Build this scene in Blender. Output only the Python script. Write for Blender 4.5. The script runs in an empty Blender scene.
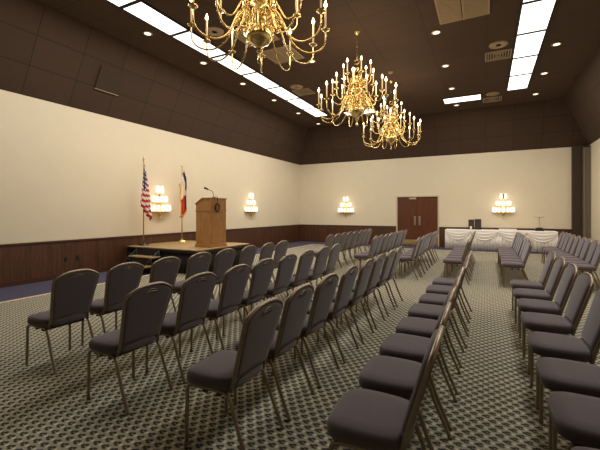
import bpy, bmesh, math, random
from mathutils import Vector, Matrix
random.seed(7)
C = bpy.context.scene.collection
PI = math.pi

# ------------------------------------------------------------ mesh builder
class MB:
    def __init__(s): s.v = []; s.f = []; s.sm = []; s.uv = None
    def add(s, vs, fs, smooth=False, M=None):
        n = len(s.v)
        for p in vs:
            p = Vector(p)
            s.v.append(tuple(M @ p) if M else tuple(p))
        for f in fs: s.f.append([n+i for i in f]); s.sm.append(smooth)
    def box(s, a, b, M=None):
        x0,y0,z0 = a; x1,y1,z1 = b
        s.add([(x0,y0,z0),(x1,y0,z0),(x1,y1,z0),(x0,y1,z0),(x0,y0,z1),(x1,y0,z1),(x1,y1,z1),(x0,y1,z1)],
              [(0,3,2,1),(4,5,6,7),(0,1,5,4),(1,2,6,5),(2,3,7,6),(3,0,4,7)], False, M)
    def prism(s, pts, axis, a, b, smooth=False):
        # pts: 2D polygon, extruded along axis ('x','y','z') from a to b
        def mk(p, h):
            if axis == 'x': return (h, p[0], p[1])
            if axis == 'y': return (p[0], h, p[1])
            return (p[0], p[1], h)
        n = len(pts)
        vs = [mk(p, a) for p in pts]+[mk(p, b) for p in pts]
        fs = [list(range(n))[::-1], [n+i for i in range(n)]]
        s.add(vs, fs, False)
        k = len(s.v)-2*n
        for i in range(n):
            j = (i+1) % n
            s.f.append([k+i, k+j, k+n+j, k+n+i]); s.sm.append(smooth)
    def tube(s, pts, r, n=8, closed=False, M=None, caps=True, sq=1.0):
        pts = [Vector(p) for p in pts]; m = len(pts)
        rs = r if isinstance(r, (list, tuple)) else [r]*m
        T = []
        for i in range(m):
            if closed: t = pts[(i+1) % m]-pts[i-1]
            elif i == 0: t = pts[1]-pts[0]
            elif i == m-1: t = pts[-1]-pts[-2]
            else: t = (pts[i+1]-pts[i]).normalized()+(pts[i]-pts[i-1]).normalized()
            T.append(t.normalized())
        up = Vector((0,0,1)) if abs(T[0].z) < .9 else Vector((0,1,0))
        nrm = (up - T[0]*up.dot(T[0])).normalized()
        vs = []
        for i in range(m):
            nrm = (nrm - T[i]*nrm.dot(T[i])).normalized()
            bn = T[i].cross(nrm)
            for k in range(n):
                a = 2*PI*k/n + PI/n
                vs.append(pts[i] + (nrm*math.cos(a)+bn*math.sin(a)*sq)*rs[i])
        fs = []
        for i in range(m if closed else m-1):
            j = (i+1) % m
            for k in range(n):
                l = (k+1) % n
                fs.append((i*n+k, i*n+l, j*n+l, j*n+k))
        if not closed and caps:
            fs.append(list(range(n))[::-1]); fs.append([(m-1)*n+k for k in range(n)])
        s.add(vs, fs, n > 4, M)
    def lathe(s, prof, n=16, M=None, smooth=True, a0=0, a1=2*PI):
        full = abs(a1-a0-2*PI) < 1e-6
        cols = n if full else n+1
        vs = []
        for r, z in prof:
            for k in range(cols):
                a = a0+(a1-a0)*k/n
                vs.append((r*math.cos(a), r*math.sin(a), z))
        fs = []
        for i in range(len(prof)-1):
            for k in range(n):
                l = (k+1) % cols
                fs.append((i*cols+k, i*cols+l, (i+1)*cols+l, (i+1)*cols+k))
        if full:
            fs.append(list(range(cols))[::-1]); fs.append([(len(prof)-1)*cols+k for k in range(cols)])
        s.add(vs, fs, smooth, M)
    def build(s, name, mat, parent=None, bevel=0, seg=2):
        me = bpy.data.meshes.new(name); me.from_pydata(s.v, [], s.f); me.update()
        bm = bmesh.new(); bm.from_mesh(me); bmesh.ops.recalc_face_normals(bm, faces=bm.faces); bm.to_mesh(me); bm.free()
        for p, q in zip(me.polygons, s.sm): p.use_smooth = q
        if s.uv:
            ul = me.uv_layers.new(name='UVMap')
            for p in me.polygons:
                for li in p.loop_indices:
                    ul.data[li].uv = s.uv[me.loops[li].vertex_index]
        me.materials.append(mat)
        o = bpy.data.objects.new(name, me); C.objects.link(o)
        if parent: o.parent = parent
        if bevel:
            m = o.modifiers.new('b', 'BEVEL'); m.width = bevel; m.segments = seg; m.limit_method = 'ANGLE'
        return o

def tag(o, label=None, cat=None, group=None, kind=None):
    if label: o['label'] = label
    if cat: o['category'] = cat
    if group: o['group'] = group
    if kind: o['kind'] = kind
    return o
def thing(name, label, cat, loc=(0,0,0), rz=0, group=None):
    o = bpy.data.objects.new(name, None); C.objects.link(o)
    o.empty_display_size = .1
    o.location = loc; o.rotation_euler = (0,0,rz)
    return tag(o, label, cat, group)
def copy_tree(o, kids, parent=None):
    c = o.copy(); C.objects.link(c)
    if parent: c.parent = parent
    for ch in kids.get(o, []): copy_tree(ch, kids, c)
    return c
def kidmap():
    d = {}
    for o in C.objects:
        if o.parent: d.setdefault(o.parent, []).append(o)
    return d
def arc(pts, sub=6):
    # Catmull-Rom through points
    P = [Vector(p) for p in pts]; out = []
    for i in range(len(P)-1):
        p0 = P[max(i-1,0)]; p1 = P[i]; p2 = P[i+1]; p3 = P[min(i+2,len(P)-1)]
        for k in range(sub):
            t = k/sub
            out.append(.5*((2*p1)+(-p0+p2)*t+(2*p0-5*p1+4*p2-p3)*t*t+(-p0+3*p1-3*p2+p3)*t**3))
    out.append(P[-1]); return out

# ------------------------------------------------------------ materials
def lin(c): return tuple((x/255/12.92 if x/255 <= .04045 else ((x/255+.055)/1.055)**2.4) for x in c)
def mat(name, col, rough=.6, metal=0, emit=None, strength=0, noise=0, scale=20, bump=0, sheen=0, coat=0):
    m = bpy.data.materials.new(name); m.use_nodes = True
    nt = m.node_tree; b = nt.nodes['Principled BSDF']
    c = lin(col)+(1,)
    b.inputs['Base Color'].default_value = c
    b.inputs['Roughness'].default_value = rough
    b.inputs['Metallic'].default_value = metal
    if sheen: b.inputs['Sheen Weight'].default_value = sheen
    if coat: b.inputs['Coat Weight'].default_value = coat
    if emit:
        b.inputs['Emission Color'].default_value = lin(emit)+(1,)
        b.inputs['Emission Strength'].default_value = strength
    if noise or bump:
        tc = nt.nodes.new('ShaderNodeTexCoord'); nz = nt.nodes.new('ShaderNodeTexNoise')
        nz.inputs['Scale'].default_value = scale; nz.inputs['Detail'].default_value = 4
        nt.links.new(tc.outputs['Object'], nz.inputs['Vector'])
        if noise:
            mx = nt.nodes.new('ShaderNodeMix'); mx.data_type = 'RGBA'
            mx.inputs[6].default_value = tuple(x*(1-noise) for x in c[:3])+(1,)
            mx.inputs[7].default_value = tuple(min(1,x*(1+noise)) for x in c[:3])+(1,)
            nt.links.new(nz.outputs['Fac'], mx.inputs[0]); nt.links.new(mx.outputs[2], b.inputs['Base Color'])
        if bump:
            bp = nt.nodes.new('ShaderNodeBump'); bp.inputs['Strength'].default_value = bump; bp.inputs['Distance'].default_value = .002
            nt.links.new(nz.outputs['Fac'], bp.inputs['Height']); nt.links.new(bp.outputs[0], b.inputs['Normal'])
    return m
class NT:
    def __init__(s, m): s.t = m.node_tree; s.b = s.t.nodes['Principled BSDF']
    def n(s, k, **kw):
        o = s.t.nodes.new(k)
        for a, v in kw.items(): setattr(o, a, v)
        return o
    def l(s, a, b): s.t.links.new(a, b)
    def math(s, op, a, b=None, c=None):
        o = s.n('ShaderNodeMath', operation=op)
        for i, x in enumerate((a, b, c)):
            if x is None: continue
            if isinstance(x, (int, float)): o.inputs[i].default_value = x
            else: s.l(x, o.inputs[i])
        return o.outputs[0]
    def mix(s, f, a, b):
        o = s.n('ShaderNodeMix', data_type='RGBA')
        for i, x in ((0, f), (6, a), (7, b)):
            if isinstance(x, (int, float)): o.inputs[i].default_value = x
            elif isinstance(x, tuple): o.inputs[i].default_value = x if len(x) == 4 else x+(1,)
            else: s.l(x, o.inputs[i])
        return o.outputs[2]
    def xyz(s, src='Object'):
        tc = s.n('ShaderNodeTexCoord'); sp = s.n('ShaderNodeSeparateXYZ')
        s.l(tc.outputs[src], sp.inputs[0]); return tc.outputs[src], sp.outputs

WALLC = (223,211,186)
M = {}
M['wall'] = mat('wall_vinyl', WALLC, .75, noise=.03, scale=3)
M['hatch'] = mat('hatch_panel', (58,42,29), .85, noise=.1, scale=3)
M['brown'] = mat('brown_panel', (62,48,36), .8, noise=.12, scale=2)
M['fabric'] = mat('mauve_fabric', (84,72,77), .9, noise=.16, scale=90, bump=.3, sheen=.25)
M['frame'] = mat('bronze_metal', (146,132,112), .38, metal=.75, noise=.1, scale=30)
M['brass'] = mat('polished_brass', (238,212,148), .22, metal=1, noise=.08, scale=15)
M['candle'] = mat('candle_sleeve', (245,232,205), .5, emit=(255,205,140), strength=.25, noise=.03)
M['bulb'] = mat('flame_bulb', (255,240,210), .3, emit=(255,222,165), strength=14)
M['glow'] = mat('fluorescent_diffuser', (255,255,250), .5, emit=(255,249,238), strength=2.2)
M['downlight'] = mat('downlight_lens', (255,240,215), .4, emit=(255,232,200), strength=2)
M['shade'] = mat('frosted_chimney', (255,245,228), .3, emit=(255,240,220), strength=1.5)
M['white_metal'] = mat('painted_ceiling_metal', (176,156,128), .55, noise=.05)
M['darkgrid'] = mat('dark_grid', (34,25,19), .7, noise=.1)
M['black'] = mat('black_cloth', (20,19,20), .8, noise=.2, scale=8)
M['blackm'] = mat('black_metal', (24,23,23), .4, noise=.1)
M['cream'] = mat('cream_paint', (206,190,160), .5, noise=.04)
M['gold'] = mat('gold_fringe', (214,164,64), .7, noise=.3, scale=120)
M['steel'] = mat('brushed_steel', (190,188,180), .3, metal=1, noise=.05)
M['glass'] = mat('clear_glass', (255,255,255), .05); M['glass'].node_tree.nodes['Principled BSDF'].inputs['Transmission Weight'].default_value = 1
M['milk'] = mat('milky_glass', (225,214,196), .25, noise=.02)
M['partition'] = mat('grey_partition_fabric', (120,108,90), .85, noise=.1, scale=30)
M['photo'] = mat('dark_print', (62,44,42), .35, noise=.6, scale=14)
M['paper'] = mat('white_paper', (238,234,226), .7, noise=.03)
M['cloth'] = mat('white_tablecloth', (244,240,234), .85, noise=.02, scale=6, bump=.1)
M['crystal'] = mat('crystal_drop', (250,244,235), .08); M['crystal'].node_tree.nodes['Principled BSDF'].inputs['Transmission Weight'].default_value = .7

def wood(name, c1, c2, axis=2, plank=0, rough=.45, groove=.6, s=1.0, gaxis=None):
    m = mat(name, c1, rough); k = NT(m); vec, o = k.xyz()
    mp = k.n('ShaderNodeMapping'); sc = [9*s,9*s,9*s]; sc[axis] = .7*s; mp.inputs['Scale'].default_value = sc
    k.l(vec, mp.inputs[0]); nz = k.n('ShaderNodeTexNoise'); nz.inputs['Scale'].default_value = 3.2; nz.inputs['Detail'].default_value = 6; nz.inputs['Distortion'].default_value = .7
    k.l(mp.outputs[0], nz.inputs['Vector'])
    rmp = k.n('ShaderNodeMapRange'); rmp.inputs[1].default_value = .3; rmp.inputs[2].default_value = .7
    k.l(nz.outputs['Fac'], rmp.inputs[0])
    col = k.mix(rmp.outputs[0], lin(c1), lin(c2))
    if plank:
        g = k.math('ADD', o[0], o[1]) if gaxis is None else o[gaxis]
        fr = k.math('FRACT', k.math('DIVIDE', g, plank))
        ln = k.math('LESS_THAN', fr, .07)
        wn = k.n('ShaderNodeTexWhiteNoise', noise_dimensions='1D'); k.l(k.math('FLOOR', k.math('DIVIDE', g, plank)), wn.inputs['W'])
        v = k.n('ShaderNodeHueSaturation'); k.l(k.math('ADD', k.math('MULTIPLY', wn.outputs[0], .35), .82), v.inputs['Value']); k.l(col, v.inputs['Color'])
        col = k.mix(k.math('MULTIPLY', ln, groove), v.outputs[0], (.01,.006,.004))
    k.l(col, k.b.inputs['Base Color']); return m
M['wainscot'] = wood('wainscot_wood', (64,37,20), (94,57,33), 2, plank=.1)
M['wood_rail'] = wood('rail_wood', (62,34,22), (84,48,30), 0)
M['door_wood'] = wood('door_wood', (82,42,22), (106,58,33), 2, rough=.35)
M['oak'] = wood('oak_veneer', (150,104,56), (186,138,82), 2, rough=.4, s=1.4)
M['stage_wood'] = wood('stage_boards', (168,140,96), (198,170,120), 0, rough=.22)
M['pole_wood'] = wood('flag_pole_wood', (176,132,74), (206,164,104), 2, rough=.35)

# ceiling tiles with seams (object coordinates in metres)
def tiles(name, base, line, sx, sy, src='Object', off=(0,0), w=.012, var=.12):
    m = mat(name, base, .85); k = NT(m); vec, o = k.xyz(src)
    xs = k.math('DIVIDE', k.math('ADD', o[0], off[0]), sx); ys = k.math('DIVIDE', k.math('ADD', o[1], off[1]), sy)
    fx = k.math('FRACT', xs); fy = k.math('FRACT', ys)
    e = k.math('MAXIMUM', k.math('LESS_THAN', fx, w/sx), k.math('LESS_THAN', fy, w/sy))
    cb = k.n('ShaderNodeCombineXYZ'); k.l(k.math('FLOOR', xs), cb.inputs[0]); k.l(k.math('FLOOR', ys), cb.inputs[1])
    wn = k.n('ShaderNodeTexWhiteNoise'); k.l(cb.outputs[0], wn.inputs['Vector'])
    nz = k.n('ShaderNodeTexNoise'); nz.inputs['Scale'].default_value = 40; k.l(vec, nz.inputs['Vector'])
    hv = k.n('ShaderNodeHueSaturation'); hv.inputs['Color'].default_value = lin(base)+(1,)
    k.l(k.math('ADD', k.math('ADD', k.math('MULTIPLY', wn.outputs[0], var), 1-var/2-.1), k.math('MULTIPLY', nz.outputs['Fac'], .2)), hv.inputs['Value'])
    k.l(k.mix(e, hv.outputs[0], lin(line)), k.b.inputs['Base Color']); return m
M['ceiling'] = tiles('ceiling_tiles', (74,54,40), (48,34,25), 1.21, .61, var=.1, w=.014)
M['slope'] = tiles('coffer_panels', (64,45,30), (34,24,16), .95, .62, src='UV', w=.018, var=.16)

def carpet():
    m = mat('patterned_carpet', (150,140,115), .95); k = NT(m); vec, o = k.xyz()
    p = .082; p2 = .111
    def motif(ox, oy):
        fx = k.math('SUBTRACT', k.math('FRACT', k.math('ADD', k.math('DIVIDE', o[0], p), ox)), .5)
        fy = k.math('SUBTRACT', k.math('FRACT', k.math('ADD', k.math('DIVIDE', o[1], p2), oy)), .5)
        a = k.math('ABSOLUTE', fx); b = k.math('ABSOLUTE', fy)
        # crown-like lobed blot: two offset lobes and a stem
        def lobe(cx, cy, rx, ry):
            u = k.math('DIVIDE', k.math('SUBTRACT', fx, cx), rx); w_ = k.math('DIVIDE', k.math('SUBTRACT', fy, cy), ry)
            return k.math('LESS_THAN', k.math('ADD', k.math('MULTIPLY', u, u), k.math('MULTIPLY', w_, w_)), 1)
        e = lobe(-.16,.0,.15,.12)
        for a in ((.14,.10,.17,.12),(.12,-.12,.2,.08),(-.02,.0,.09,.2)): e = k.math('MAXIMUM', e, lobe(*a))
        return k.math('SUBTRACT', e, lobe(.08,.0,.05,.04))
    d = k.math('MAXIMUM', motif(0,0), motif(.5,.5))
    def ticks(ox, oy):
        fx = k.math('SUBTRACT', k.math('FRACT', k.math('ADD', k.math('DIVIDE', o[0], p), ox)), .5)
        fy = k.math('SUBTRACT', k.math('FRACT', k.math('ADD', k.math('DIVIDE', o[1], p2), oy)), .5)
        return k.math('LESS_THAN', k.math('ADD', k.math('MULTIPLY', fx, fx), k.math('MULTIPLY', fy, fy)), .014)
    t = k.math('MAXIMUM', ticks(.5,0), ticks(0,.5))
    nz = k.n('ShaderNodeTexNoise'); nz.inputs['Scale'].default_value = 260; k.l(vec, nz.inputs['Vector'])
    base = k.mix(nz.outputs['Fac'], lin((138,134,114)), lin((178,172,150)))
    col = k.mix(t, base, lin((206,200,180)))
    dark = k.mix(nz.outputs['Fac'], lin((40,36,32)), lin((66,58,50)))
    col = k.mix(d, col, dark)
    # navy border with cream/rose stripe along the left and far walls
    def border(c, edge, sign):
        q = k.math('MULTIPLY', k.math('SUBTRACT', c, edge), sign)
        return q
    ql = border(o[0], -7.2, -1); qf = border(o[1], 15.35, 1)
    q = k.math('MAXIMUM', ql, qf)
    navy = k.mix(nz.outputs['Fac'], lin((52,50,72)), lin((78,74,98)))
    col = k.mix(k.math('GREATER_THAN', q, -.13), col, lin((92,62,56)))
    col = k.mix(k.math('GREATER_THAN', q, -.10), col, lin((208,188,164)))
    col = k.mix(k.math('GREATER_THAN', q, 0), col, navy)
    k.l(col, k.b.inputs['Base Color'])
    bp = k.n('ShaderNodeBump'); bp.inputs['Strength'].default_value = .3; bp.inputs['Distance'].default_value = .003
    k.l(nz.outputs['Fac'], bp.inputs['Height']); k.l(bp.outputs[0], k.b.inputs['Normal'])
    return m
M['carpet'] = carpet()

def flag_us():
    m = mat('stripes_and_stars_cloth', (200,30,40), .8); k = NT(m); vec, o = k.xyz('UV')
    st = k.math('LESS_THAN', k.math('FRACT', k.math('MULTIPLY', o[1], 6.5)), .5)
    col = k.mix(st, lin((236,226,214)), lin((178,38,42)))
    ca = k.math('MULTIPLY', k.math('LESS_THAN', o[0], .42), k.math('LESS_THAN', o[1], 7/13))
    fx = k.math('SUBTRACT', k.math('FRACT', k.math('MULTIPLY', o[0], 6/.42)), .5)
    fy = k.math('SUBTRACT', k.math('FRACT', k.math('MULTIPLY', o[1], 5/(7/13))), .5)
    s = k.math('LESS_THAN', k.math('ADD', k.math('MULTIPLY', fx, fx), k.math('MULTIPLY', fy, fy)), .06)
    can = k.mix(s, lin((34,40,84)), lin((230,226,220)))
    k.l(k.mix(ca, col, can), k.b.inputs['Base Color']); return m
def flag_tx():
    m = mat('blue_white_red_cloth', (200,30,40), .8); k = NT(m); vec, o = k.xyz('UV')
    col = k.mix(k.math('GREATER_THAN', o[1], .5), lin((240,230,206)), lin((184,52,40)))
    s = k.math('LESS_THAN', k.math('ADD', k.math('POWER', k.math('MULTIPLY', k.math('SUBTRACT', o[0], .17), 1.4), 2), k.math('POWER', k.math('SUBTRACT', o[1], .5), 2)), .008)
    can = k.mix(s, lin((44,40,84)), lin((236,230,220)))
    k.l(k.mix(k.math('LESS_THAN', o[0], .34), col, can), k.b.inputs['Base Color']); return m
M['us'] = flag_us(); M['tx'] = flag_tx()

# ------------------------------------------------------------ room shell
XL, XR, YN, YF, ZW, ZC = -8.56, 3.34, -4.5, 16.7, 3.93, 5.57
S = .87
def struct(o): o['kind'] = 'structure'; return o
b = MB(); b.box((XL-.3,YN-.3,-.2),(XR+.3,YF+.3,0)); struct(b.build('floor', M['carpet']))
b = MB(); b.box((XL-.2,YN,0),(XL,YF,ZW)); struct(b.build('wall_left', M['wall']))
b = MB(); b.box((XR,YN,0),(XR+.2,YF,ZW)); struct(b.build('wall_right', M['wall']))
b = MB(); b.box((XL-.2,YN-.2,0),(XR+.2,YN,ZW)); struct(b.build('wall_back', M['wall']))
DX0, DX1, DH = -3.58, -1.86, 2.17
b = MB()
b.box((XL-.2,YF,0),(DX0-.06,YF+.2,ZW)); b.box((DX1+.06,YF,0),(XR+.2,YF+.2,ZW)); b.box((DX0-.06,YF,DH+.05),(DX1+.06,YF+.2,ZW))
b.box((DX0-.06,YF+.16,0),(DX1+.06,YF+.2,DH+.05))
struct(b.build('wall_far', M['wall']))
# flat ceiling
b = MB(); b.box((XL+S,YN+S,ZC),(XR-S,YF-S,ZC+.1)); struct(b.build('ceiling', M['ceiling']))
# sloped coffer sides
def slope(name, p0, p1, q1, q0):
    L = (Vector(p1)-Vector(p0)).length; H = 1.86
    q = MB(); ins = S
    n = ((Vector(p1)-Vector(p0)).cross(Vector(q0)-Vector(p0))).normalized()*.06
    vs = [Vector(p) for p in (p0,p1,q1,q0)]; out = [v+n for v in vs]
    cen = Vector((-2.6,6,2))
    if (out[0]-cen).length < (vs[0]-cen).length: out = [v-n for v in vs]
    q.add(vs+out, [(0,1,2,3),(7,6,5,4),(0,4,5,1),(1,5,6,2),(2,6,7,3),(3,7,4,0)])
    uv = [(0,0),(L,0),(L-ins,H),(ins,H)]; q.uv = uv+uv
    return struct(q.build(name, M['slope']))
slope('ceiling_slope_left', (XL,YN,ZW),(XL,YF,ZW),(XL+S,YF-S,ZC),(XL+S,YN+S,ZC))
slope('ceiling_slope_far', (XL,YF,ZW),(XR,YF,ZW),(XR-S,YF-S,ZC),(XL+S,YF-S,ZC))
slope('ceiling_slope_right', (XR,YF,ZW),(XR,YN,ZW),(XR-S,YN+S,ZC),(XR-S,YF-S,ZC))
slope('ceiling_slope_back', (XR,YN,ZW),(XL,YN,ZW),(XL+S,YN+S,ZC),(XR-S,YN+S,ZC))
# wainscot with cap rail and base
WH = .86
def wains(name, a, c, n_axis):
    q = MB(); q.box(a, c); return struct(q.build(name, M['wainscot']))
wains('trim_1', (XL,YN,0),(XL+.03,YF,WH-.04),0)
wains('trim_2', (XL+.03,YF-.03,0),(DX0-.06,YF,WH-.04),1)
wains('trim_3', (DX1+.06,YF-.03,0),(2.84,YF,WH-.04),1)
b = MB(); b.box((XL,YN,WH-.04),(XL+.05,YF,WH)); b.box((XL+.05,YF-.05,WH-.04),(DX0-.06,YF,WH)); b.box((DX1+.06,YF-.05,WH-.04),(2.84,YF,WH))
struct(b.build('trim_4', M['wood_rail'], bevel=.006))
b = MB(); b.box((XL+.03,YN,0),(XL+.045,YF-.045,.1)); struct(b.build('baseboard_left', M['wood_rail']))
b = MB(); b.box((XL+.045,YF-.045,0),(DX0-.06,YF-.03,.1)); b.box((DX1+.06,YF-.045,0),(2.84,YF-.03,.1)); struct(b.build('baseboard_far', M['wood_rail']))
# pilaster and folded partition in the far right corner
b = MB(); b.box((2.84,YF-.16,0),(3.12,YF,ZW)); struct(b.build('trim_5', M['brown'], bevel=.005))
t = thing('folding_partition', 'grey-beige folding partition stacked in the far right corner behind the brown pillar', 'partition', (3.23,YF-.3,0))
for i in range(4):
    q = MB(); q.box((-.08+.045*i,-.12+.01*(i%2),.03),(-.045+.045*i,.24,ZW-.1)); q.build('panel', M['partition'], t, bevel=.004)
q = MB(); q.box((-.1,-.1,ZW-.1),(.1,.24,ZW-.04)); q.build('track', M['blackm'], t)
# door with frame
b = MB(); b.box((DX0-.06,YF-.02,0),(DX0,YF+.12,DH+.05)); b.box((DX1,YF-.02,0),(DX1+.06,YF+.12,DH+.05)); b.box((DX0,YF-.02,DH),(DX1,YF+.12,DH+.05))
struct(b.build('trim_6', M['cream'], bevel=.004))
xm = (DX0+DX1)/2
for n_, (x0, x1, hx) in enumerate(((DX0+.005,xm-.004,xm-.1),(xm+.004,DX1-.005,xm+.1))):
    q = MB(); q.box((x0,YF+.03,.01),(x1,YF+.075,DH-.005)); d = struct(q.build('door_%d' % (n_+1), M['door_wood'], bevel=.004))
    q = MB(); q.box((x0+.03,YF+.026,.03),(x1-.03,YF+.03,.27)); q.build('kick_plate', M['brass'], d)
    q = MB(); q.box((hx-.045,YF+.024,.92),(hx+.045,YF+.03,1.32))
    q.tube([(hx,YF+.03,.98),(hx,YF-.03,1.0),(hx,YF-.03,1.24),(hx,YF+.03,1.26)], .011, 8); q.build('door_handle', M['steel'], d)
    if n_ == 0:
        q = MB(); q.box((xm-.34,YF-.02,DH-.1),(xm-.04,YF+.03,DH-.03)); q.box((xm-.3,YF-.04,DH-.045),(xm-.1,YF-.02,DH-.03)); q.build('door_closer', M['cream'], d, bevel=.005)
# wall outlets on the left wainscot
for n_, Y in enumerate((4.93,5.2)):
    t = thing('wall_outlet', ('dark outlet plate on the left wood wainscot, nearer the camera of the two','dark outlet plate on the left wood wainscot, nearer the stage of the two')[n_], 'outlet', (XL+.03,Y,.42), 0, 'outlet plates on the left wainscot')
    q = MB(); q.box((0,-.035,-.057),(.006,.035,.057)); q.build('plate', M['blackm'], t, bevel=.002)
    for zz in (-.025,.025):
        q = MB(); q.box((.006,-.015,zz-.014),(.009,.015,zz+.014)); q.build('socket', M['darkgrid'], t)
# access panel lifted in the left slope
def on_slope(Y, u):  # u: 0..1 up the left slope
    return Vector((XL+S*u, Y, ZW+(ZC-ZW)*u))
t = thing('access_panel', 'brown access hatch standing slightly proud of the left sloped ceiling', 'hatch', on_slope(5.75,.35))
ang = math.atan2(ZC-ZW, S)
R_ = Matrix.Rotation(-ang, 4, 'Y')
q = MB(); q.box((-.05,-.31,-.03),(.5,.31,-.01), R_); q.build('panel', M['hatch'], t, bevel=.004)
q = MB(); q.box((-.07,-.31,-.032),(-.055,.31,-.01), R_); q.build('edge_strip', M['white_metal'], t)

# ------------------------------------------------------------ ceiling fixtures
def troffer(x0, x1, y0, y1, label, group):
    t = thing('ceiling_light', label, 'ceiling light', ((x0+x1)/2,(y0+y1)/2,ZC), 0, group)
    hx, hy = (x1-x0)/2, (y1-y0)/2
    q = MB(); w = .036
    q.box((-hx,-hy,-.03),(-hx+w,hy,0)); q.box((hx-w,-hy,-.03),(hx,hy,0)); q.box((-hx+w,-hy,-.03),(hx-w,-hy+w,0)); q.box((-hx+w,hy-w,-.03),(hx-w,hy,0))
    q.build('frame', M['darkgrid'], t)
    q = MB(); q.box((-hx+w,-hy+w,-.022),(hx-w,hy-w,0)); q.build('diffuser', M['glow'], t)
    l = bpy.data.lights.new('troffer_lamp', 'AREA'); l.shape = 'RECTANGLE'; l.size = 2*hx-.06; l.size_y = 2*hy-.06; l.energy = TROF; l.color = (1,.94,.85)
    lo = bpy.data.objects.new('troffer_lamp', l); C.objects.link(lo); lo.parent = t; lo.location = (0,0,-.035)
TROF = 36
ordn = ['first','second','third','fourth','fifth','sixth','seventh','eighth','ninth','tenth','eleventh']
LY = [14.1,12.8,11.48,10.13,8.77,7.42,6.07,4.78,3.45,2.1]
for i in range(len(LY)-1):
    troffer(-6.47,-5.87, LY[i+1]+.005, LY[i]-.005, 'long white fluorescent ceiling panel, %s from the far end of the left strip' % ordn[i], 'left strip of ceiling panels')
RY = [13.95,12.5,11.1,9.66,8.25,6.85,5.45,4.05]
for i in range(len(RY)-1):
    troffer(.6,1.22, RY[i+1]+.005, RY[i]-.005, 'long white fluorescent ceiling panel, %s from the far end of the right strip' % ordn[i], 'right strip of ceiling panels')
troffer(-1.4,-.13,13.9,14.6,'short white ceiling panel by the far slope, right of the chandeliers','far ceiling panels')
troffer(-5.2,-3.93,13.9,14.55,'white ceiling panel by the far slope, seen behind the middle chandelier','far ceiling panels')

first = []
def downlight(x, y, label, group):
    t = thing('recessed_downlight', label, 'downlight', (x,y,ZC), 0, group)
    q = MB(); q.lathe([(.075,0),(.105,0),(.11,-.012),(.075,-.016)], 20); q.build('trim_ring', M['white_metal'], t)
    q = MB(); q.lathe([(.001,-.017),(.074,-.017),(.074,-.006),(.001,-.006)], 20); q.build('lens', M['downlight'], t)
    l = bpy.data.lights.new('downlight_lamp', 'SPOT'); l.energy = 50; l.spot_size = 1.7; l.spot_blend = .8; l.color = (1,.8,.58); l.shadow_soft_size = .07
    lo = bpy.data.objects.new('downlight_lamp', l); C.objects.link(lo); lo.parent = t; lo.location = (0,0,-.04)
for i, Y in enumerate((15.25,13.25,11.3,9.4,7.6,5.77)):
    downlight(-6.87+.02*(Y<12), Y, 'small round downlight outside the left strip, %s from the far end' % ordn[i], 'downlights beside the left strip')
for i, Y in enumerate((15.0,12.9,10.82,8.71)):
    downlight(-1.0, Y, 'small round downlight right of the chandelier line, %s from the far end' % ordn[i], 'downlights right of the chandeliers')
for i, Y in enumerate((12.8,10.6,8.85)):
    downlight(-4.18, Y, 'small round downlight left of the chandelier line, %s from the far end' % ordn[i], 'downlights left of the chandeliers')
for i, Y in enumerate((14.82,12.72,10.65)):
    downlight(1.52, Y, 'small round downlight outside the right strip, %s from the far end' % ordn[i], 'downlights beside the right strip')
t = thing('smoke_detector', 'dim round detector on the ceiling between the two far chandeliers', 'smoke detector', (-2.47,10.59,ZC))
q = MB(); q.lathe([(.001,-.04),(.05,-.04),(.07,-.02),(.075,0),(.001,0)], 18); q.build('housing', M['white_metal'], t)
q = MB(); q.lathe([(.001,-.05),(.02,-.05),(.025,-.04),(.001,-.04)], 12); q.build('sensor_cap', M['cream'], t)

def speaker(x, y, label):
    t = thing('ceiling_speaker', label, 'ceiling speaker', (x,y,ZC), 0, 'round ceiling speakers')
    q = MB(); q.lathe([(.17,0),(.21,0),(.205,-.015),(.17,-.02)], 28); q.build('rim', M['white_metal'], t)
    q = MB(); q.lathe([(.001,-.02),(.06,-.02),(.065,-.014),(.1,-.018),(.11,-.012),(.14,-.018),(.168,-.014),(.17,-.002),(.001,-.002)], 28); q.build('grille', M['cream'], t)
speaker(.27,10.05,'round cream ceiling speaker beside the nearer slatted vent on the right')
speaker(.2,14.15,'round cream ceiling speaker beside the farthest vent on the right')
speaker(-5.48,10.45,'round cream ceiling speaker beside the slatted vent near the left strip')
speaker(-5.44,6.4,'round cream ceiling speaker seen through the nearest chandelier')
def vent(x, y, label, w=.6):
    t = thing('ceiling_vent', label, 'air vent', (x,y,ZC), 0, 'square slatted ceiling vents')
    q = MB(); h = w/2
    q.box((-h,-h,-.015),(h,-h+.03,0)); q.box((-h,h-.03,-.015),(h,h,0)); q.box((-h,-h+.03,-.015),(-h+.03,h-.03,0)); q.box((h-.03,-h+.03,-.015),(h,h-.03,0))
    q.build('frame', M['white_metal'], t)
    q = MB(); q.box((-h+.03,-h+.03,-.004),(h-.03,h-.03,0)); q.build('backing', M['darkgrid'], t)
    for i in range(4):
        r = h-.06-i*.06; q = MB(); s_ = .022
        q.box((-r,-r,-.014),(r,-r+s_,-.005)); q.box((-r,r-s_,-.014),(r,r,-.005)); q.box((-r,-r+s_,-.014),(-r+s_,r-s_,-.005)); q.box((r-s_,-r+s_,-.014),(r,r-s_,-.005))
        q.build('louvre', M['white_metal'], t)
vent(.28,10.73,'square slatted vent inside the right strip, nearer one')
vent(.2,14.85,'square slatted vent by the far slope on the right')
vent(-5.5,11.0,'square slatted vent between the left strip and middle chandelier')
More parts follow.
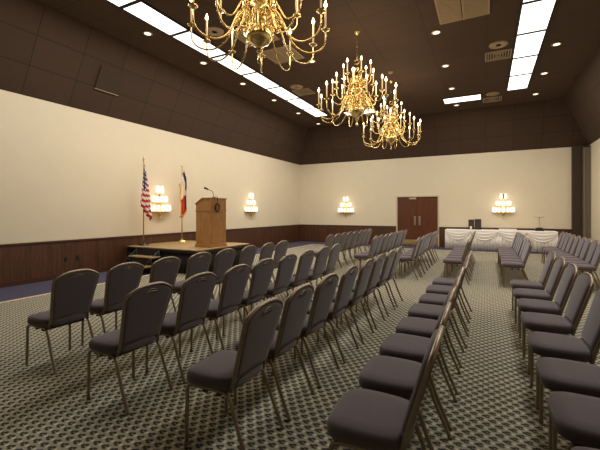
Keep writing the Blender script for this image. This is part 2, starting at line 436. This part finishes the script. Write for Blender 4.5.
def grille(x, y, lx, ly, label):
    t = thing('return_grille', label, 'air grille', (x,y,ZC), 0, 'large two-panel ceiling grilles')
    q = MB(); hx, hy, w = lx/2, ly/2, .035
    for a in ((-hx,-hy,hx,-hy+w),(-hx,hy-w,hx,hy),(-hx,-hy+w,-hx+w,hy-w),(hx-w,-hy+w,hx,hy-w),(-w/2,-hy+w,w/2,hy-w)): q.box((a[0],a[1],-.02),(a[2],a[3],0))
    q.build('frame', M['white_metal'], t)
    for s_ in (-1,1):
        q = MB(); c = s_*hx/2; n = 22
        q.box((c-hx/2+w/2,-hy+w,-.004),(c+hx/2-w,hy-w,0))
        for i in range(n):
            yy = -hy+w+(2*hy-2*w)*(i+.3)/n
            q.box((c-hx/2+w/2+.003,yy,-.014),(c+hx/2-w-.003,yy+(2*hy-2*w)/n*.55,-.004))
        q.build('grille_panel', M['white_metal'], t)
grille(-.41,7.75,.95,1.25,'large beige two-panel ceiling grille at the top of the picture')
grille(-4.68,8.15,.85,.85,'large beige ceiling grille behind the nearest chandelier, farther of the two')
grille(-4.74,6.95,.85,.85,'large beige ceiling grille behind the nearest chandelier bowl, nearer of the two')

# ------------------------------------------------------------ chairs
def outline(n=14):
    # half profile of the crowned back (y half width, z)
    P = [(.180,.0),(.193,.12),(.206,.25),(.217,.36),(.216,.400),(.196,.427),(.140,.456),(.085,.474),(0,.480)]
    return P
def back_pts(inset=0, sub=4):
    half = [Vector((0,y,z)) for y, z in outline()]
    half = arc(half, sub)
    full = half+[Vector((0,-p.y,p.z)) for p in reversed(half[:-1])]
    return full
BT = math.radians(16.5)       # lean of the back
Mback = Matrix.Translation((.108,0,.468)) @ Matrix.Rotation(BT, 4, 'Y')
def make_chair():
    root = thing('banquet_chair', 'x', 'chair')
    # seat cushion: rounded slab
    q = MB(); n = 40; rings = [(.93,.405),(.99,.410),(1.0,.428),(.997,.450),(.965,.468),(.88,.479),(.60,.484)]
    def sup(a, sx, sy, e=4.5):
        c, s_ = math.cos(a), math.sin(a)
        return (sx*abs(c)**(2/e)*(1 if c > 0 else -1), sy*abs(s_)**(2/e)*(1 if s_ > 0 else -1))
    vs = []
    for k, z in rings:
        for i in range(n):
            x, y = sup(2*PI*i/n, .203*k, .226*k)
            y *= 1 - .06*(x > 0)*(x/.203)          # slightly narrower at the rear
            vs.append((x-.083, y, z))
    fs = [tuple(range(n))[::-1]]
    for j in range(len(rings)-1):
        for i in range(n): fs.append((j*n+i, j*n+(i+1)%n, (j+1)*n+(i+1)%n, (j+1)*n+i))
    fs.append([(len(rings)-1)*n+i for i in range(n)])
    q.add(vs, fs, True); q.build('seat', M['fabric'], root)
    # side frames: front leg, rail; rear leg
    rail = MB(); R = .0125
    for s_ in (-1,1):
        y = s_*.206
        f = MB(); f.tube(arc([(-.243,y*1.01,.0),(-.241,y,.2),(-.237,y,.34),(-.222,y,.382),(-.185,y,.395)],5), R, 8); f.lathe([(.001,0),(.0155,0),(.0155,.02),(.001,.02)],10,Matrix.Translation((-.243,y*1.01,0)))
        f.build('leg', M['frame'], root)
        f = MB(); f.tube(arc([(.01,y*.98,.395),(.065,y*.98,.387),(.10,y*.98,.34),(.155,y*1.0,.19),(.238,y*1.02,0)],5), R, 8); f.lathe([(.001,0),(.0155,0),(.0155,.02),(.001,.02)],10,Matrix.Translation((.236,y*1.02,0)))
        f.build('leg', M['frame'], root)
        rail.tube([(-.19,y,.395),(.03,y*.98,.395)], R, 8)
    for x in (-.215,.02): rail.tube([(x,-.2,.394),(x,.2,.394)], .009, 8)
    rail.build('seat_frame', M['frame'], root)
    q = MB(); q.box((-.12,-.2,.36),(-.09,.2,.403)); q.build('seat_brace', M['blackm'], root)
    q = MB(); q.box((-.01,-.2,.36),(.02,.2,.403)); q.build('seat_brace', M['blackm'], root)
    # back frame: crowned hoop running down to the rails
    pts = back_pts()
    fr = MB(); lo = [Vector((-.03,.19,-.05))]
    path = [Mback @ p for p in pts]
    a0 = Vector((.088,.19,.397)); a1 = Vector((.088,-.19,.397))
    fr.tube([a0]+path+[a1], .0125, 8, sq=1.15); 
    fr.tube([Mback @ Vector((0,.175,.005)), Mback @ Vector((0,-.175,.005))], .009, 8)
    fr.build('back_frame', M['frame'], root)
    # padded panel inside the hoop, hand slot below the crown
    P2 = [Vector((0, p.y*.965, .010+p.z*.955)) for p in pts]
    m = len(P2); q = MB(); vs = []
    def ring(xo, d):                       # inset by a fixed distance towards the middle line
        out = []
        for p in P2:
            y = p.y*(1-d/.21); z = min(p.z, .49)
            z = .24+(z-.24)*(1-d/.24); out.append(Mback @ Vector((xo, y, z)))
        return out
    front = [ring(-.010,0),ring(-.022,.006),ring(-.030,.020),ring(-.033,.045)]
    back = [ring(.010,0),ring(.014,.006),ring(.015,.03)]
    L = front[::-1]+back
    for r in L: vs += r
    h = (m-1)//2
    def cap(base, flip):                   # strips between mirrored points: a planar cap without a fan
        o = []
        for i in range(h):
            a, b_, c, d = base+i, base+i+1, base+m-2-i, base+m-1-i
            f_ = [a, b_, c, d] if b_ != c else [a, b_, d]
            o.append(f_[::-1] if flip else f_)
        return o
    fs = cap(0, False)
    for j in range(len(L)-1):
        for i in range(m): fs.append((j*m+i, j*m+(i+1)%m, (j+1)*m+(i+1)%m, (j+1)*m+i))
    fs += cap((len(L)-1)*m, True)
    q.add(vs, fs, True); o = q.build('backrest', M['fabric'], root)
    def slot(x, wy, hz, n=12):
        up = [(-wy+2*wy*i/n, .445-.012*((-1+2*i/n)**2)*1.6+hz*math.sin(PI*i/n)**.6) for i in range(n+1)]
        dn = [(wy-2*wy*i/n, .445-.012*((1-2*i/n)**2)*1.6-hz*math.sin(PI*i/n)**.6) for i in range(1,n)]
        return [Mback @ Vector((x, y, z-.006)) for y, z in up+dn]
    q = MB(); q.tube(slot(.017,.062,.009), .0035, 6, closed=True); q.build('handle_rim', M['frame'], root)
    q = MB(); ov = slot(.0165,.058,.006); ov2 = [v+Vector((-.004,0,0)) for v in ov]; k_ = len(ov)
    q.add(ov+ov2, [list(range(k_)), list(range(k_,2*k_))[::-1]]+[(i,(i+1)%k_,k_+(i+1)%k_,k_+i) for i in range(k_)]); q.build('handle_slot', M['darkgrid'], root)
    return root
FAR = [8.5+.505*i for i in range(8)]
rows = [
 # x, ys, row name
 (-3.78, [2.17,2.72,3.30,3.90,4.46,5.07,5.66,6.22], 'leftmost near row'),
 (-2.59, [2.03,2.58,3.16,3.72,4.28,4.87,5.47,6.02], 'second near row from left'),
 (-1.49, [1.97,2.50,3.06,3.62,4.22,4.80,5.42,6.02], 'third near row from left'),
 (-.44, [1.84,2.38,2.91,3.46,4.04,4.62,5.22,5.84], 'near row left of centre aisle'),
 (.60, [1.78,2.33,2.88,3.5,4.18,4.84,5.5,6.18], 'near row right of centre aisle'),
 (-3.71, FAR, 'leftmost far row'),
 (-2.55, FAR, 'second far row from left'),
 (-1.57, FAR, 'far row toward the double doors'),
 (-.54, FAR, 'far row left of centre aisle'),
 (.57, FAR, 'far row right of centre aisle'),
 (1.73, [8.7+.505*i for i in range(9)], 'far row beside the right wall'),
]
proto = make_chair(); km = kidmap(); used = False
for rx, ys, rn in rows:
    n = len(ys)
    for i, y in enumerate(ys):
        c = copy_tree(proto, km) if used else proto
        used = True
        c.location = (rx+random.uniform(-.012,.012), y+random.uniform(-.005,.005), 0)
        c.rotation_euler = (0,0,math.radians(random.uniform(-1.5,1.5)))
        if i == 0: w = 'end chair nearest the camera'
        elif i == n-1: w = 'end chair farthest away'
        else: w = '%s from the near end' % ordn[i]
        c['label'] = 'mauve chair, %s of the %s' % (w, rn)
        c['group'] = 'chairs in the '+rn

# ------------------------------------------------------------ chandeliers
def make_chandelier(loc, label):
    t = thing('chandelier', label, 'chandelier', loc, 0, 'brass chandeliers down the middle of the room')
    z0 = -loc[2]                                  # profiles in world z
    def Z(z): return z+z0
    q = MB()
    prof = [(.002,3.43),(.022,3.45),(.030,3.475),(.018,3.51),(.012,3.55),(.03,3.585),(.045,3.60),(.03,3.625),(.06,3.66),(.128,3.70),(.166,3.75),(.174,3.80),(.158,3.85),(.08,3.905),(.05,3.93),
            (.085,3.96),(.098,4.01),(.085,4.06),(.045,4.10),(.035,4.16),(.06,4.20),(.112,4.24),(.118,4.28),(.09,4.33),(.05,4.37),(.035,4.45),(.05,4.49),(.088,4.53),(.09,4.57),(.055,4.62),(.03,4.68),(.045,4.73),(.05,4.76),(.02,4.80),(.012,4.84),(.002,4.85)]
    q.lathe([(r,Z(z)) for r, z in prof], 28); q.build('turned_column', M['brass'], t)
    tiers = [(12,.87,3.90,.10,4.03,3.60,.04),(8,.56,4.20,.09,4.28,3.98,.25),(6,.31,4.56,.07,4.56,4.38,.1)]
    for ti, (n, r, zc, rb, zb, zlow, ph) in enumerate(tiers):
        q = MB()
        if ti == 0: pts = [(rb,0,zb),(rb+.08,0,zb+.09),(rb+.20,0,zb-.03),(rb+.33,0,zlow+.12),(rb+.50,0,zlow),(r-.10,0,zlow+.02),(r-.01,0,zlow+.12),(r,0,zc)]
        elif ti == 1: pts = [(rb,0,zb),(rb+.07,0,zb+.06),(rb+.15,0,zb-.08),(rb+.27,0,zlow),(r-.08,0,zlow+.01),(r-.01,0,zlow+.09),(r,0,zc)]
        else: pts = [(rb,0,zb),(rb+.05,0,zb-.02),(rb+.11,0,zlow+.02),(r-.07,0,zlow),(r-.01,0,zlow+.07),(r,0,zc)]
        pts = arc([(a,b_,Z(c)) for a, b_, c in pts], 5)
        rad = [.013-.004*i/len(pts) for i in range(len(pts))]
        q.tube(pts, rad, 7)
        # scroll curl on the arm
        cx, czz = (rb+.16, zb-.10) if ti == 0 else (rb+.10, zb-.10)
        q.tube([(cx+.05*math.cos(a)*(1-a/12), 0, Z(czz)+.05*math.sin(a)*(1-a/12)) for a in [i*.45 for i in range(18)]], .007, 5)
        arm_me = None
        cq = MB(); ch = (.27,.24,.22)[ti]; cq.lathe([(.013,Z(zc)+.03),(.013,Z(zc)+.03+ch),(.004,Z(zc)+.035+ch)], 10)
        bq = MB(); z1 = Z(zc)+.03+ch; bq.lathe([(.004,z1),(.020,z1+.018),(.023,z1+.036),(.013,z1+.065),(.002,z1+.095)], 10)
        pq = MB(); pq.lathe([(.008,Z(zc)-.03),(.02,Z(zc)-.01),(.05,Z(zc)+.0),(.058,Z(zc)+.012),(.02,Z(zc)+.012),(.019,Z(zc)+.04),(.014,Z(zc)+.04)], 14)
        a0 = q.build('arm', M['brass'], t); p0 = pq.build('drip_pan', M['brass'], a0); c0 = cq.build('candle', M['candle'], a0); b0 = bq.build('bulb', M['bulb'], a0)
        for o in (p0, c0, b0): o.location = (r,0,0)
        fam = (a0, [p0, c0, b0])
        for i in range(n):
            ang_ = 2*PI*(i+ph)/n
            if i == 0: a_ = a0
            else:
                a_ = a0.copy(); C.objects.link(a_); a_.parent = t
                for o in fam[1]:
                    o2 = o.copy(); C.objects.link(o2); o2.parent = a_
            a_.rotation_euler = (0,0,ang_)
    # ornamental scrolls round the column
    sp = [(i*.5, (1-i/16)) for i in range(14)]
    for k in range(12):
        a_ = 2*PI*(k+.5)/12
        for (zz, rr, sz, up) in ((4.02,.16,.07,1),(3.92,.2,.06,-1),(4.32,.15,.055,1),(4.45,.12,.05,-1)):
            q = MB(); q.tube([(rr+sz*math.cos(a)*s_, 0, Z(zz)+up*sz*math.sin(a)*s_) for a, s_ in sp], .007, 5, M=Matrix.Rotation(a_,4,'Z'))
            q.build('scroll', M['brass'], t)
    q = MB(); q.tube([(.05*math.cos(a),0,Z(4.90)+.05*math.sin(a)) for a in [2*PI*i/20 for i in range(20)]], .008, 6, closed=True); q.build('hanging_ring', M['brass'], t)
    q = MB(); zz = 4.96; i = 0
    while zz < ZC-.06:
        Mx = Matrix.Translation((0,0,Z(zz))) @ Matrix.Rotation(PI/2*(i%2),4,'Z')
        q.tube([(.012*math.cos(a),0,.026*math.sin(a)) for a in [2*PI*j/10 for j in range(10)]], .0035, 5, closed=True, M=Mx); zz += .042; i += 1
    q.build('chain', M['brass'], t)
    q = MB(); q.lathe([(.01,Z(ZC)-.07),(.03,Z(ZC)-.05),(.07,Z(ZC)-.01),(.075,Z(ZC))], 18); q.build('canopy', M['brass'], t)
    for ang_ in (0,2.09,4.19):
        l = bpy.data.lights.new('candle_lamp', 'POINT'); l.energy = 16; l.color = (1,.76,.5); l.shadow_soft_size = .25
        lo = bpy.data.objects.new('candle_lamp', l); C.objects.link(lo); lo.parent = t; lo.location = (.68*math.cos(ang_+.7),.68*math.sin(ang_+.7),Z(4.36))
    return t
make_chandelier((-2.63,3.97,ZC), 'brass candle chandelier nearest the camera, cut off by the top edge')
make_chandelier((-2.60,7.9,ZC), 'brass candle chandelier, middle one of three, fully in view')
make_chandelier((-2.63,11.35,ZC), 'smallest looking brass candle chandelier, farthest of three')

# ------------------------------------------------------------ wall sconces
def sconce(loc, rz, label):
    # local: wall plane at x=0, room towards +x, width along y
    t = thing('wall_sconce', label, 'wall light', loc, rz, 'tiered candle wall sconces')
    q = MB(); q.box((0,-.05,-.06),(.02,.05,.75)); q.lathe([(.001,-.16),(.02,-.14),(.03,-.1),(.012,-.07),(.02,-.03),(.04,0)], 12, Matrix.Translation((.05,0,0))); q.build('backplate', M['brass'], t, bevel=.005)
    q = MB(); q.lathe([(.001,-.24),(.022,-.215),(.012,-.18),(.002,-.16)], 10, Matrix.Translation((.05,0,0))); q.build('drop_finial', M['crystal'], t)
    for n, r, z, h in ((7,.36,0,.20),(5,.24,.27,.19),(2,.11,.52,.24)):
        q = MB(); pr = [(.02,z),(r+.02,z),(r+.05,z+.018),(r+.02,z+.026),(.02,z+.02)]
        q.lathe(pr, 18, Matrix.Scale(.45,4,(1,0,0)), a0=-PI/2, a1=PI/2); tr = q.build('tray', M['brass'], t)
        for i in range(n):
            a = -PI/2+PI*(i+.5)/n
            x, y = .45*(r-.02)*math.cos(a)+.03, (r)*math.sin(a)
            q = MB(); q.lathe([(.028,z+.026),(.044,z+.06),(.046,z+h*.6),(.034,z+h*.85),(.03,z+h)], 12, Matrix.Translation((x,y,0))); q.build('glass_chimney', M['shade'], tr)
    for z in (.35,):
        l = bpy.data.lights.new('sconce_lamp', 'POINT'); l.energy = 4; l.color = (1,.84,.64); l.shadow_soft_size = .15
        lo = bpy.data.objects.new('sconce_lamp', l); C.objects.link(lo); lo.parent = t; lo.location = (.42,0,z)
sconce((XL,7.6,1.5), 0, 'tiered white candle sconce on the left wall between the two flags')
sconce((XL,12.25,1.5), 0, 'tiered white candle sconce on the left wall right of the lectern')
sconce((-6.04,YF,1.47), -PI/2, 'tiered white candle sconce on the far wall left of the double doors')
sconce((.62,YF,1.47), -PI/2, 'tiered white candle sconce on the far wall above the white table')

# ------------------------------------------------------------ stage, steps, lectern, flags
SZ = .60
t = thing('stage_riser', 'low portable stage with light wood top and black skirting on the left wall', 'stage', (-7.25,7.65,0))
x0, x1, y0, y1 = XL+.06+7.25, -6.05+7.25, 6.5-7.65, 8.62-7.65
q = MB(); q.box((x0,y0,SZ-.03),(x1,y1,SZ)); q.build('deck', M['stage_wood'], t, bevel=.004)
q = MB(); q.box((x0-.004,y0-.004,SZ-.10),(x1+.004,y0+.01,SZ-.031)); q.box((x1-.01,y0+.01,SZ-.10),(x1+.004,y1,SZ-.031)); q.box((x0,y1-.01,SZ-.10),(x1-.01,y1+.004,SZ-.031)); q.build('edge_rail', M['blackm'], t)
def pleat(path_a, path_b, z0_, z1_, amp=.012, wl=.09, n=None):
    a = Vector(path_a); b_ = Vector(path_b); L = (b_-a).length; n = n or int(L/wl*8)
    d = (b_-a).normalized(); nn = Vector((d.y,-d.x,0)); vs = []
    for i in range(n+1):
        p = a+d*L*i/n+nn*amp*math.sin(2*PI*L*i/n/wl)
        vs += [(p.x,p.y,z1_),(p.x+nn.x*.002,p.y+nn.y*.002,z0_)]
    return vs, [(2*i,2*i+2,2*i+3,2*i+1) for i in range(n)]
for a, b_ in (((x0,y0+.03,0),(x1-.03,y0+.03,0)),((x1-.03,y0+.03,0),(x1-.03,y1-.02,0))):
    q = MB(); vs, fs = pleat(a, b_, .01, SZ-.1); q.add(vs, fs, True); o = q.build('skirt', M['black'], t)
    m = o.modifiers.new('s', 'SOLIDIFY'); m.thickness = .004
for (lx, ly) in ((x0+.08,y0+.12),(x1-.1,y0+.12),(x0+.08,y1-.12),(x1-.1,y1-.12)):
    q = MB(); q.tube([(lx,ly,0),(lx,ly,SZ-.03)], .02, 8); q.build('leg', M['blackm'], t)
# steps on the near side
t = thing('stage_steps', 'two-tread portable stage steps with black frame against the stage side', 'steps', (-7.62,6.2,0))
for z, yy in ((.40,.0),(.20,-.27)):
    q = MB(); q.box((-.42,yy-.02,z-.03),(.42,yy+.25,z)); q.build('tread', M['stage_wood'], t, bevel=.004)
for s_ in (-1,1):
    q = MB(); x = s_*.4
    for pts in ([(x,-.28,0),(x,-.28,.17)],[(x,-.01,0),(x,-.01,.37)],[(x,.22,0),(x,.22,.55)],[(x,-.28,.15),(x,.2,.15)],[(x,-.28,.17),(x,.22,.55)],[(x,-.01,.35),(x,.22,.35)]): q.tube(pts, .012, 8)
    q.build('side_frame', M['blackm'], t)
q = MB(); q.box((-.40,.225,.02),(.40,.235,.56)); q.box((-.4,-.01,.02),(.4,-.003,.36)); q.build('riser_panel', M['black'], t)

# lectern: front (wide face) towards +x, sloping top
t = thing('lectern', 'tall oak lectern with a sloping top standing on the stage', 'lectern', (-6.5,7.42,SZ))
D0, D1, W = -.16, .32, .31
q = MB(); q.prism([(D0,.06),(D1,.06),(D1,1.24),(D0+.22,1.24),(D0,1.10)], 'y', -W, W); q.build('body', M['oak'], t, bevel=.006)
q = MB(); q.box((D0-.02,-W-.02,0),(D1+.02,W+.02,.07)); q.build('plinth', M['oak'], t, bevel=.006)
q = MB(); q.prism([(D0-.02,1.09),(D0+.215,1.238),(D1+.02,1.238),(D1+.02,1.265),(D0+.21,1.265),(D0-.02,1.118)], 'y', -W-.02, W+.02); q.build('top_board', M['oak'], t, bevel=.004)
q = MB(); q.box((D0-.008,-W-.012,.92),(D1+.012,-W,.945)); q.box((D1,-W-.012,.92),(D1+.012,W+.012,.945)); q.box((D0-.008,W,.92),(D1+.012,W+.012,.945)); q.build('moulding', M['oak'], t)
for (a, c) in (((D1,-W+.05,.14),(D1+.008,W-.05,.88)),((D0+.06,-W-.008,.14),(D1-.06,-W,.88))):
    q = MB(); q.box(a, c); q.build('face_panel', M['oak'], t, bevel=.004)
q = MB(); q.tube([(D1+.045+.006*math.sin(a*3),-.10+.085*math.cos(a),1.02+.10*math.sin(a)) for a in [2*PI*i/28 for i in range(28)]], .013, 6, closed=True)
q.tube([(D1+.05,-.10+.065*math.cos(a),1.0+.10*math.sin(a)) for a in [2*PI*i/28 for i in range(28)]], .011, 6, closed=True)
q.tube(arc([(D1-.06,-.1,1.278),(D1+.04,-.1,1.285),(D1+.05,-.1,1.2),(D1+.045,-.1,1.12)],4), .009, 6)
tag(q.build('microphone_cable', M['blackm']), 'coiled black cable hanging on the lectern front', 'cable').location = (-6.5,7.42,SZ)
t2 = thing('gooseneck_microphone', 'black gooseneck microphone standing on top of the lectern', 'microphone', (-6.3,7.36,SZ+1.265))
q = MB(); q.lathe([(.001,0),(.05,0),(.05,.012),(.02,.025),(.001,.025)], 14); q.build('base', M['blackm'], t2)
q = MB(); q.tube(arc([(0,0,.02),(0,0,.1),(-.03,-.03,.18),(-.11,-.08,.22)],5), .007, 6); q.build('gooseneck', M['blackm'], t2)
q = MB(); q.tube([(-.09,-.07,.212),(-.12,-.09,.23),(-.19,-.13,.262)], [.012,.024,.026], 10); q.build('capsule', M['blackm'], t2)

def flag(loc, H, name, label, m, side, fringe, w0, w1, drop, hoist):
    t = thing(name, label, 'flag', loc)
    q = MB(); q.lathe([(.001,0),(.14,0),(.14,.02),(.05,.04),(.03,.09),(.001,.09)], 20); q.build('stand', M['blackm'] if not fringe else M['brass'], t)
    q = MB(); q.tube([(0,0,.05),(0,0,H-.12)], .016, 8); q.build('pole', M['pole_wood'], t)
    q = MB(); q.lathe([(.001,H-.12),(.022,H-.11),(.012,H-.09),(.03,H-.06),(.02,H-.03),(.002,H)], 10); q.build('finial', M['brass'], t)
    NU, NV = 64, 30; q = MB(); vs = []; uv = []
    zt = H-.2
    for j in range(NV+1):
        v = j/NV
        for i in range(NU+1):
            u = i/NU
            # cloth gathers beside the pole; fly droops
            wid = (w0+(w1-w0)*v)
            pl = math.sin(u*PI*7+v*1.5)
            y = side*(u*wid)-side*(.02+(.13 if side > 0 else .06)*v+(0 if side > 0 else .09*min(1,v*5)))+.035*pl*u**.3*(0.6+v)*.7
            x = .06+.055*math.cos(u*PI*7+v*1.5)*min(1,u*4)*(.5+.7*v)
            z = zt-v*hoist*(1-.12*u)-drop*(u**.8)
            if fringe:                       # lower half is folded round to the other side of the pole
                k = min(1, max(0, (v-.38)/.24)); k = k*k*(3-2*k)
                y = y*(1-.45*k)-side*.02*k
            vs.append((x,y,z)); uv.append((u,v))
    fs = [(j*(NU+1)+i, j*(NU+1)+i+1, (j+1)*(NU+1)+i+1, (j+1)*(NU+1)+i) for j in range(NV) for i in range(NU)]
    q.add(vs, fs, True); q.uv = uv; o = q.build('cloth', m, t)
    md = o.modifiers.new('s', 'SOLIDIFY'); md.thickness = .003
    if fringe:
        q = MB(); edge = [vs[NV*(NU+1)+i] for i in range(0,NU+1,2)]+[vs[j*(NU+1)+NU] for j in range(NV,-1,-2)]
        q.tube(edge, .02, 6); q.build('fringe', M['gold'], t)
flag((-8.28,6.84,SZ), 2.40, 'striped_flag', 'red and white striped flag with starry blue corner on a wooden pole', M['us'], 1, False, .12, .38, .62, 1.05)
flag((-8.28,8.24,SZ), 2.38, 'state_flag', 'blue, white and red flag with gold fringe on a wooden pole behind the lectern', M['tx'], -1, True, .16, .36, .42, 1.15)

# ------------------------------------------------------------ buffet tables with skirted white cloth
TX0, TX1, TY0, TY1, TZ = -1.48, 2.30, 15.85, 16.6, .79
t = thing('buffet_table', 'long folding table hidden under the white cloth at the far wall', 'table', ((TX0+TX1)/2,(TY0+TY1)/2,0))
hx, hy = (TX1-TX0)/2-.03, (TY1-TY0)/2-.03
q = MB(); q.box((-hx,-hy,TZ-.04),(hx,hy,TZ-.008)); q.build('tabletop', M['stage_wood'], t)
for sx in (-1,1):
    for sy in (-1,1):
        q = MB(); q.tube([(sx*(hx-.2),sy*(hy-.08),0),(sx*(hx-.2),sy*(hy-.08),TZ-.04)], .015, 8); q.build('leg', M['blackm'], t)
tc = thing('tablecloth', 'white cloth with pleated skirt and draped swags on the long far table', 'tablecloth', ((TX0+TX1)/2,(TY0+TY1)/2,0))
hx += .03; hy += .03
q = MB(); q.box((-hx,-hy,TZ-.007),(hx,hy,TZ)); q.build('cloth_top', M['cloth'], tc, bevel=.003)
q = MB()
for a, b_ in (((-hx,-hy,0),(hx,-hy,0)),((hx,-hy,0),(hx,hy,0)),((-hx,hy,0),(-hx,-hy,0))):
    vs, fs = pleat(a, b_, .012, TZ-.004, amp=.016, wl=.11); q.add(vs, fs, True)
o = q.build('skirt', M['cloth'], tc); md = o.modifiers.new('s', 'SOLIDIFY'); md.thickness = .003
nsw = 4
for k in range(nsw):
    xa = -hx+2*hx*k/nsw; xb = -hx+2*hx*(k+1)/nsw
    q = MB(); NU, NV = 40, 16; vs = []
    for j in range(NV+1):
        v = j/NV
        for i in range(NU+1):
            u = i/NU; s_ = math.sin(PI*u)
            z = TZ-.002 - v*(.10+.32*s_**.8)
            yb = -hy-.022-.02*math.sin(PI*min(1,v*1.1))-.012*math.sin(v*PI*7)*(s_*.8+.2)
            vs.append((xa+(xb-xa)*u, yb, z))
    fs = [(j*(NU+1)+i, j*(NU+1)+i+1, (j+1)*(NU+1)+i+1, (j+1)*(NU+1)+i) for j in range(NV) for i in range(NU)]
    q.add(vs, fs, True); o = q.build('swag', M['cloth'], tc); md = o.modifiers.new('s', 'SOLIDIFY'); md.thickness = .004
# display items on the table
def pic(x, y, w, h, label, zb=TZ, lift=0):
    t = thing('framed_picture', label, 'picture', (x,y,zb), 0, 'dark framed pictures on the buffet')
    Mx = Matrix.Translation((0,0,lift+.004)) @ Matrix.Rotation(-.12,4,'X')
    q = MB(); f = .02
    q.box((-w/2,-.01,0),(w/2,.01,f),Mx); q.box((-w/2,-.01,h-f),(w/2,.01,h),Mx); q.box((-w/2,-.01,f),(-w/2+f,.01,h-f),Mx); q.box((w/2-f,-.01,f),(w/2,.01,h-f),Mx); q.build('frame', M['blackm'], t)
    q = MB(); q.box((-w/2+f,-.003,f),(w/2-f,.008,h-f),Mx); q.build('print', M['photo'], t)
    q = MB(); q.box((-.02,.01,.002),(.02,.015+.12,.01)); q.tube([(0,.02,h*.7),(0,.13,.006)], .006, 6); q.build('easel_leg', M['blackm'], t)
pic(-.53,16.25,.21,.40,'dark framed picture on the white table, left one of the pair')
pic(-.29,16.25,.24,.42,'dark framed picture on the white table, right one of the pair')
t = thing('paper_cup_stack', 'small stack of white cups before the framed pictures on the white table', 'cups', (-.54,16.05,TZ))
for i in range(3):
    q = MB(); q.lathe([(.028,.02*i),(.038,.02*i+.10),(.035,.02*i+.10),(.026,.02*i+.01)], 14); q.build('cup', M['paper'], t)
for k, x in enumerate((-.04,.20)):
    q = MB(); q.lathe([(.001,0),(.05,0),(.10,.02),(.105,.025),(.05,.012),(.001,.01)], 18)
    tag(q.build('saucer', M['paper']), ('small white dish on the white table, next to the framed pictures','small white dish on the white table, second from the framed pictures')[k], 'dish', 'small white dishes').location = (x,16.2,TZ)
t = thing('folded_napkins', 'neat white pile of napkins on the middle of the white table', 'napkins', (.75,16.2,TZ))
for i in range(5):
    q = MB(); q.box((-.3+.004*(i%2),-.1,.012*i),(.3,.1+.003*(i%2),.012*i+.011)); q.build('napkin', M['paper'], t, bevel=.002)
t = thing('glass_bowl_stand', 'milky glass dish on a thin stem and black base at the table right end', 'glass stand', (1.78,16.2,TZ))
q = MB(); q.box((-.14,-.1,0),(.14,.1,.07)); q.box((-.1,-.07,.07),(.1,.07,.12)); q.build('base', M['blackm'], t, bevel=.01)
q = MB(); q.lathe([(.03,.12),(.012,.14),(.012,.46),(.05,.49)], 12); q.build('stem', M['crystal'], t)
q = MB(); q.lathe([(.04,.488),(.14,.51),(.17,.56),(.165,.56),(.135,.518),(.03,.497)], 24); q.build('bowl', M['milk'], t)

# ------------------------------------------------------------ camera, world, view
cam = bpy.data.cameras.new('camera'); co = bpy.data.objects.new('camera', cam); C.objects.link(co)
cam.sensor_width = 36; cam.lens = 36*363/600; cam.shift_y = -13/600; cam.clip_start = .05
co.location = (0,0,1.5); co.rotation_euler = (PI/2,0,math.atan(186/363))
sc = bpy.context.scene; sc.camera = co
w = bpy.data.worlds.new('world'); sc.world = w; w.use_nodes = True
w.node_tree.nodes['Background'].inputs[0].default_value = (1,.85,.7,1); w.node_tree.nodes['Background'].inputs[1].default_value = .02
sc.view_settings.view_transform = 'Standard'; sc.view_settings.look = 'None'; sc.view_settings.exposure = 0; sc.view_settings.gamma = 1
sc.view_settings.use_curve_mapping = False
